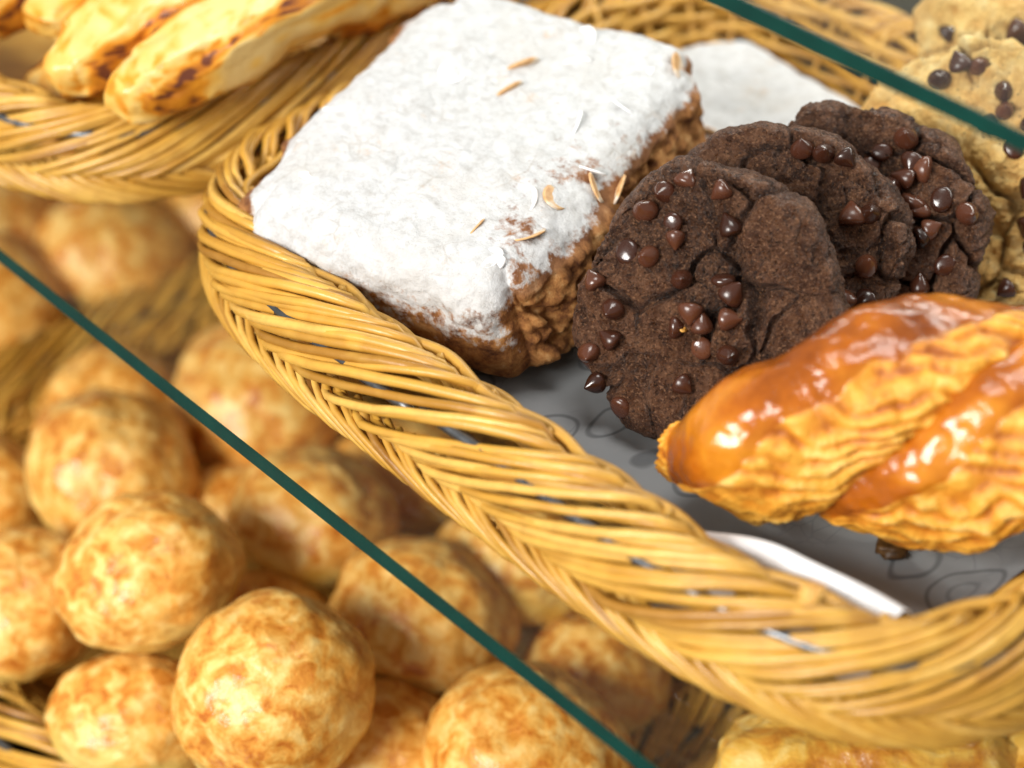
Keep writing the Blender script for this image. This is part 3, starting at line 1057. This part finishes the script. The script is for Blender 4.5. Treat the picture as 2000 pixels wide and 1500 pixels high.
GB = 'round cheese breads piled in the lower basket'
PB = [blob('cheese_bread', 0.0372, 0.0360, 0.0325, s, M['cheese'], lump=0.07) for s in range(7)]
paos = [((-0.255, -0.083, -0.143), 1.05, 'cheese bread against the left wicker wall, above two others'),
        ((-0.166, -0.123, -0.117), 1.00, 'cheese bread on top of the pile touching the bare-topped left one'),
        ((-0.085, -0.124, -0.118), 1.03, 'cheese bread on top of the pile right above the front rim'),
        ((-0.142, -0.151, -0.162), 0.92, 'smaller cheese bread tucked against the front rim'),
        ((-0.218, -0.156, -0.150), 0.95, 'cheese bread in the front left corner of its basket'),
        ((-0.309, -0.120, -0.172), 0.90, 'cheese bread wedged in the left corner under the wall'),
        ((-0.175, -0.036, -0.145), 1.00, 'cheese bread behind the topmost pair, crossed by the glass edge'),
        ((-0.262, 0.000, -0.150), 1.18, 'broad cheese bread seen through the glass below the wicker rim'),
        ((-0.099, -0.040, -0.145), 1.05, 'cheese bread in the middle of the pile under the glass edge'),
        ((-0.070, -0.088, -0.168), 0.98, 'low cheese bread between the topmost one and the glass edge'),
        ((-0.018, -0.057, -0.148), 1.08, 'cheese bread beside the bare paper where the glass edge ends'),
        ((-0.046, 0.008, -0.172), 0.88, 'low cheese bread lying on the bare paper next to the wicker wall'),
        ((-0.100, 0.012, -0.152), 1.00, 'yellow-sided cheese bread half hidden by the cookie basket rim'),
        ((-0.190, 0.028, -0.168), 1.00, 'pale yellow cheese bread seen through the glass under the rim'),
        ((-0.148, -0.080, -0.168), 0.86, 'low shadowed cheese bread glimpsed in the middle gap of the pile'),
        ((-0.218, -0.042, -0.170), 0.84, 'low shadowed cheese bread in the gap behind the left pair'),
        ((-0.262, -0.145, -0.184), 0.72, 'low cheese bread underneath the left pair'),
        ((-0.122, -0.120, -0.176), 0.80, 'small low cheese bread hidden under the topmost pair'),
        ((-0.305, 0.055, -0.172), 1.0, 'cheese bread deep in the back left of its basket'),
        ((-0.140, -0.010, -0.186), 0.70, 'small low cheese bread glimpsed below the middle ones'),
        ((-0.058, -0.020, -0.186), 0.66, 'small low cheese bread under the one beside the paper'),
        ((-0.036, -0.110, -0.182), 0.76, 'small low cheese bread at the front rim near the glass edge'),
        ((-0.330, -0.040, -0.175), 0.95, 'cheese bread lying deep beside the left wicker wall')]
for i, (p, s, lab) in enumerate(paos):
    o = obj('cheese_bread', PB[i % len(PB)])
    o.location = p
    o.scale = (s, s, s * 0.98)
    R = random.Random(i + 40)
    o.rotation_euler = (R.uniform(-0.5, 0.5), R.uniform(-0.5, 0.5), R.uniform(0, 6.3))
    tag(o, lab, 'cheese bread', GB)

# ------------------------------------------------------------------ bread sticks in the neighbouring basket
def stick_side(D, so):
    e = np.abs(D[:, 1]) + 0.10 * fbm(D * 3 + so, 2)
    rim = np.exp(-((e - 0.62) / 0.17) ** 2)
    tip = sstep(0.86, 0.99, np.abs(D[:, 0]))
    spots = sstep(0.10, 0.5, fbm(D * (11, 4, 4) + so + 20, 4))
    return np.clip(0.50 * rim + 0.22 * tip + 0.50 * spots * (rim + 0.40), 0, 1)


def stick_mesh(seed, mat, lx):
    me = blob('bread_stick', 1, 1, 1, seed, mat, 54, 90, 0.15, 0.10, stick_side)
    co = np.empty(len(me.vertices) * 3)
    me.vertices.foreach_get('co', co)
    co = co.reshape(-1, 3)
    co = np.sign(co) * np.abs(co) ** (0.72, 0.62, 0.72) * (lx, 0.0175, 0.0165)
    co[:, 2] += 0.004 * np.sin(co[:, 0] * 40 + seed) - 0.6 * co[:, 0] ** 2
    co = co + 0.0022 * np.stack([perlin(co * 60 + seed + k) for k in (0, 9, 19)], 1) + 0.0010 * np.stack([perlin(co * 170 + seed + k) for k in (0, 9, 19)], 1)
    me.vertices.foreach_set('co', co.ravel())
    me.update()
    return me


SB = [stick_mesh(20 + k, M['bread'], 0.078) for k in range(3)]
sticks = [((-0.226, -0.003, 0.066), 64, 'long pale bread stick with browned edges beside the basket rim'),
          ((-0.258, -0.010, 0.063), 62, 'long pale bread stick lying second from the powdered cake basket'),
          ((-0.294, 0.004, 0.064), 64, 'long bread stick lying third from the powdered cake basket'),
          ((-0.335, -0.010, 0.060), 70, 'long bread stick lying fourth from the powdered cake basket'),
          ((-0.226, 0.095, 0.062), 55, 'orange browned bread stick deep behind the first pale stick'),
          ((-0.300, -0.005, 0.022), 66, 'low bread stick underneath the other bread sticks'),
          ((-0.345, -0.030, 0.084), 30, 'browned bread stick lying across the others in its basket')]
for i, (p, a, lab) in enumerate(sticks):
    o = obj('bread_stick', SB[i % 3])
    o.location = p
    o.rotation_euler = (0.25, -0.03, math.radians(a + 30))
    tag(o, lab, 'bread stick', 'bread sticks in the neighbouring basket')

# ------------------------------------------------------------------ pastry in the other lower baskets
GR = [blob('browned_roll', 0.042, 0.038, 0.032, 40 + s, M['cheese'], 36, 48) for s in range(3)]
for i, (p, s, lab) in enumerate([((-0.450, -0.035, -0.178), 1.05, 'browned roll against the shared wicker wall, beyond the cheese breads'),
                                 ((-0.444, 0.040, -0.178), 1.05, 'browned roll further along the shared wicker wall'),
                                 ((-0.502, 0.000, -0.174), 1.10, 'browned roll crossed by the green glass edge'),
                                 ((-0.442, 0.112, -0.178), 1.0, 'browned roll deep under the neighbouring bread stick basket'),
                                 ((-0.530, -0.062, -0.177), 1.0, 'yellow browned roll in front of the glass edge'),
                                 ((-0.505, 0.080, -0.174), 1.1, 'browned roll under the bread stick basket rim'),
                                 ((-0.455, -0.108, -0.179), 0.95, 'browned roll near the front of its far basket')]):
    o = obj('browned_roll', GR[i % 3])
    o.location = p
    o.scale = (s, s, s)
    o.rotation_euler = (0.1, 0.2, i * 1.3)
    tag(o, lab, 'bread roll', 'browned rolls in the far lower basket')
GO = [blob('golden_pastry', 0.060, 0.034, 0.026, 60 + s, M['golden'], 50, 70, 0.2, 0.12) for s in range(2)]
for i, (p, a, lab) in enumerate([((0.086, 0.022, -0.128), 45, 'flaky golden pastry below the rounded basket corner'),
                                 ((0.140, 0.085, -0.130), 40, 'flaky golden pastry further under the cookie basket corner'),
                                 ((0.112, -0.010, -0.176), 50, 'flaky golden pastry underneath the one below the basket corner')]):
    o = obj('golden_pastry', GO[i % 2])
    o.location = p
    o.rotation_euler = (0.1, 0, math.radians(a))
    tag(o, lab, 'pastry', 'golden pastries in the lower basket')


# ------------------------------------------------------------------ crumbs
def crumb(label, p, s, mat, seed):
    me = blob('crumb', s, s * 0.8, s * 0.35, seed, mat, 14, 18, 0.1, 0.45)
    o = obj('crumb', me)
    o.location = p
    o.rotation_euler = (0, 0, seed)
    return tag(o, label, 'crumb')


crumb('large dark brown crumb on the printed paper below the twisted pastry', (0.0935, -0.010, 0.0085), 0.0062, M['crumb'], 71)
crumb('tiny dark crumb on the printed paper touching the twisted pastry shadow', (0.096, 0.004, 0.0080), 0.0022, M['crumb'], 72)
crumb('brown crumb at the end of the white paper fold', (0.128, -0.050, 0.014), 0.0050, M['crumb'], 73)
crumb('amber pastry crumb caught on the wicker rim below the paper fold', (0.1205, -0.0885, 0.0555), 0.0046, M['crumb2'], 74)
crumb('tiny golden crumb stuck on the front chocolate cookie', (0.0035, -0.0155, 0.0455), 0.0019, M['crumb2'], 75)
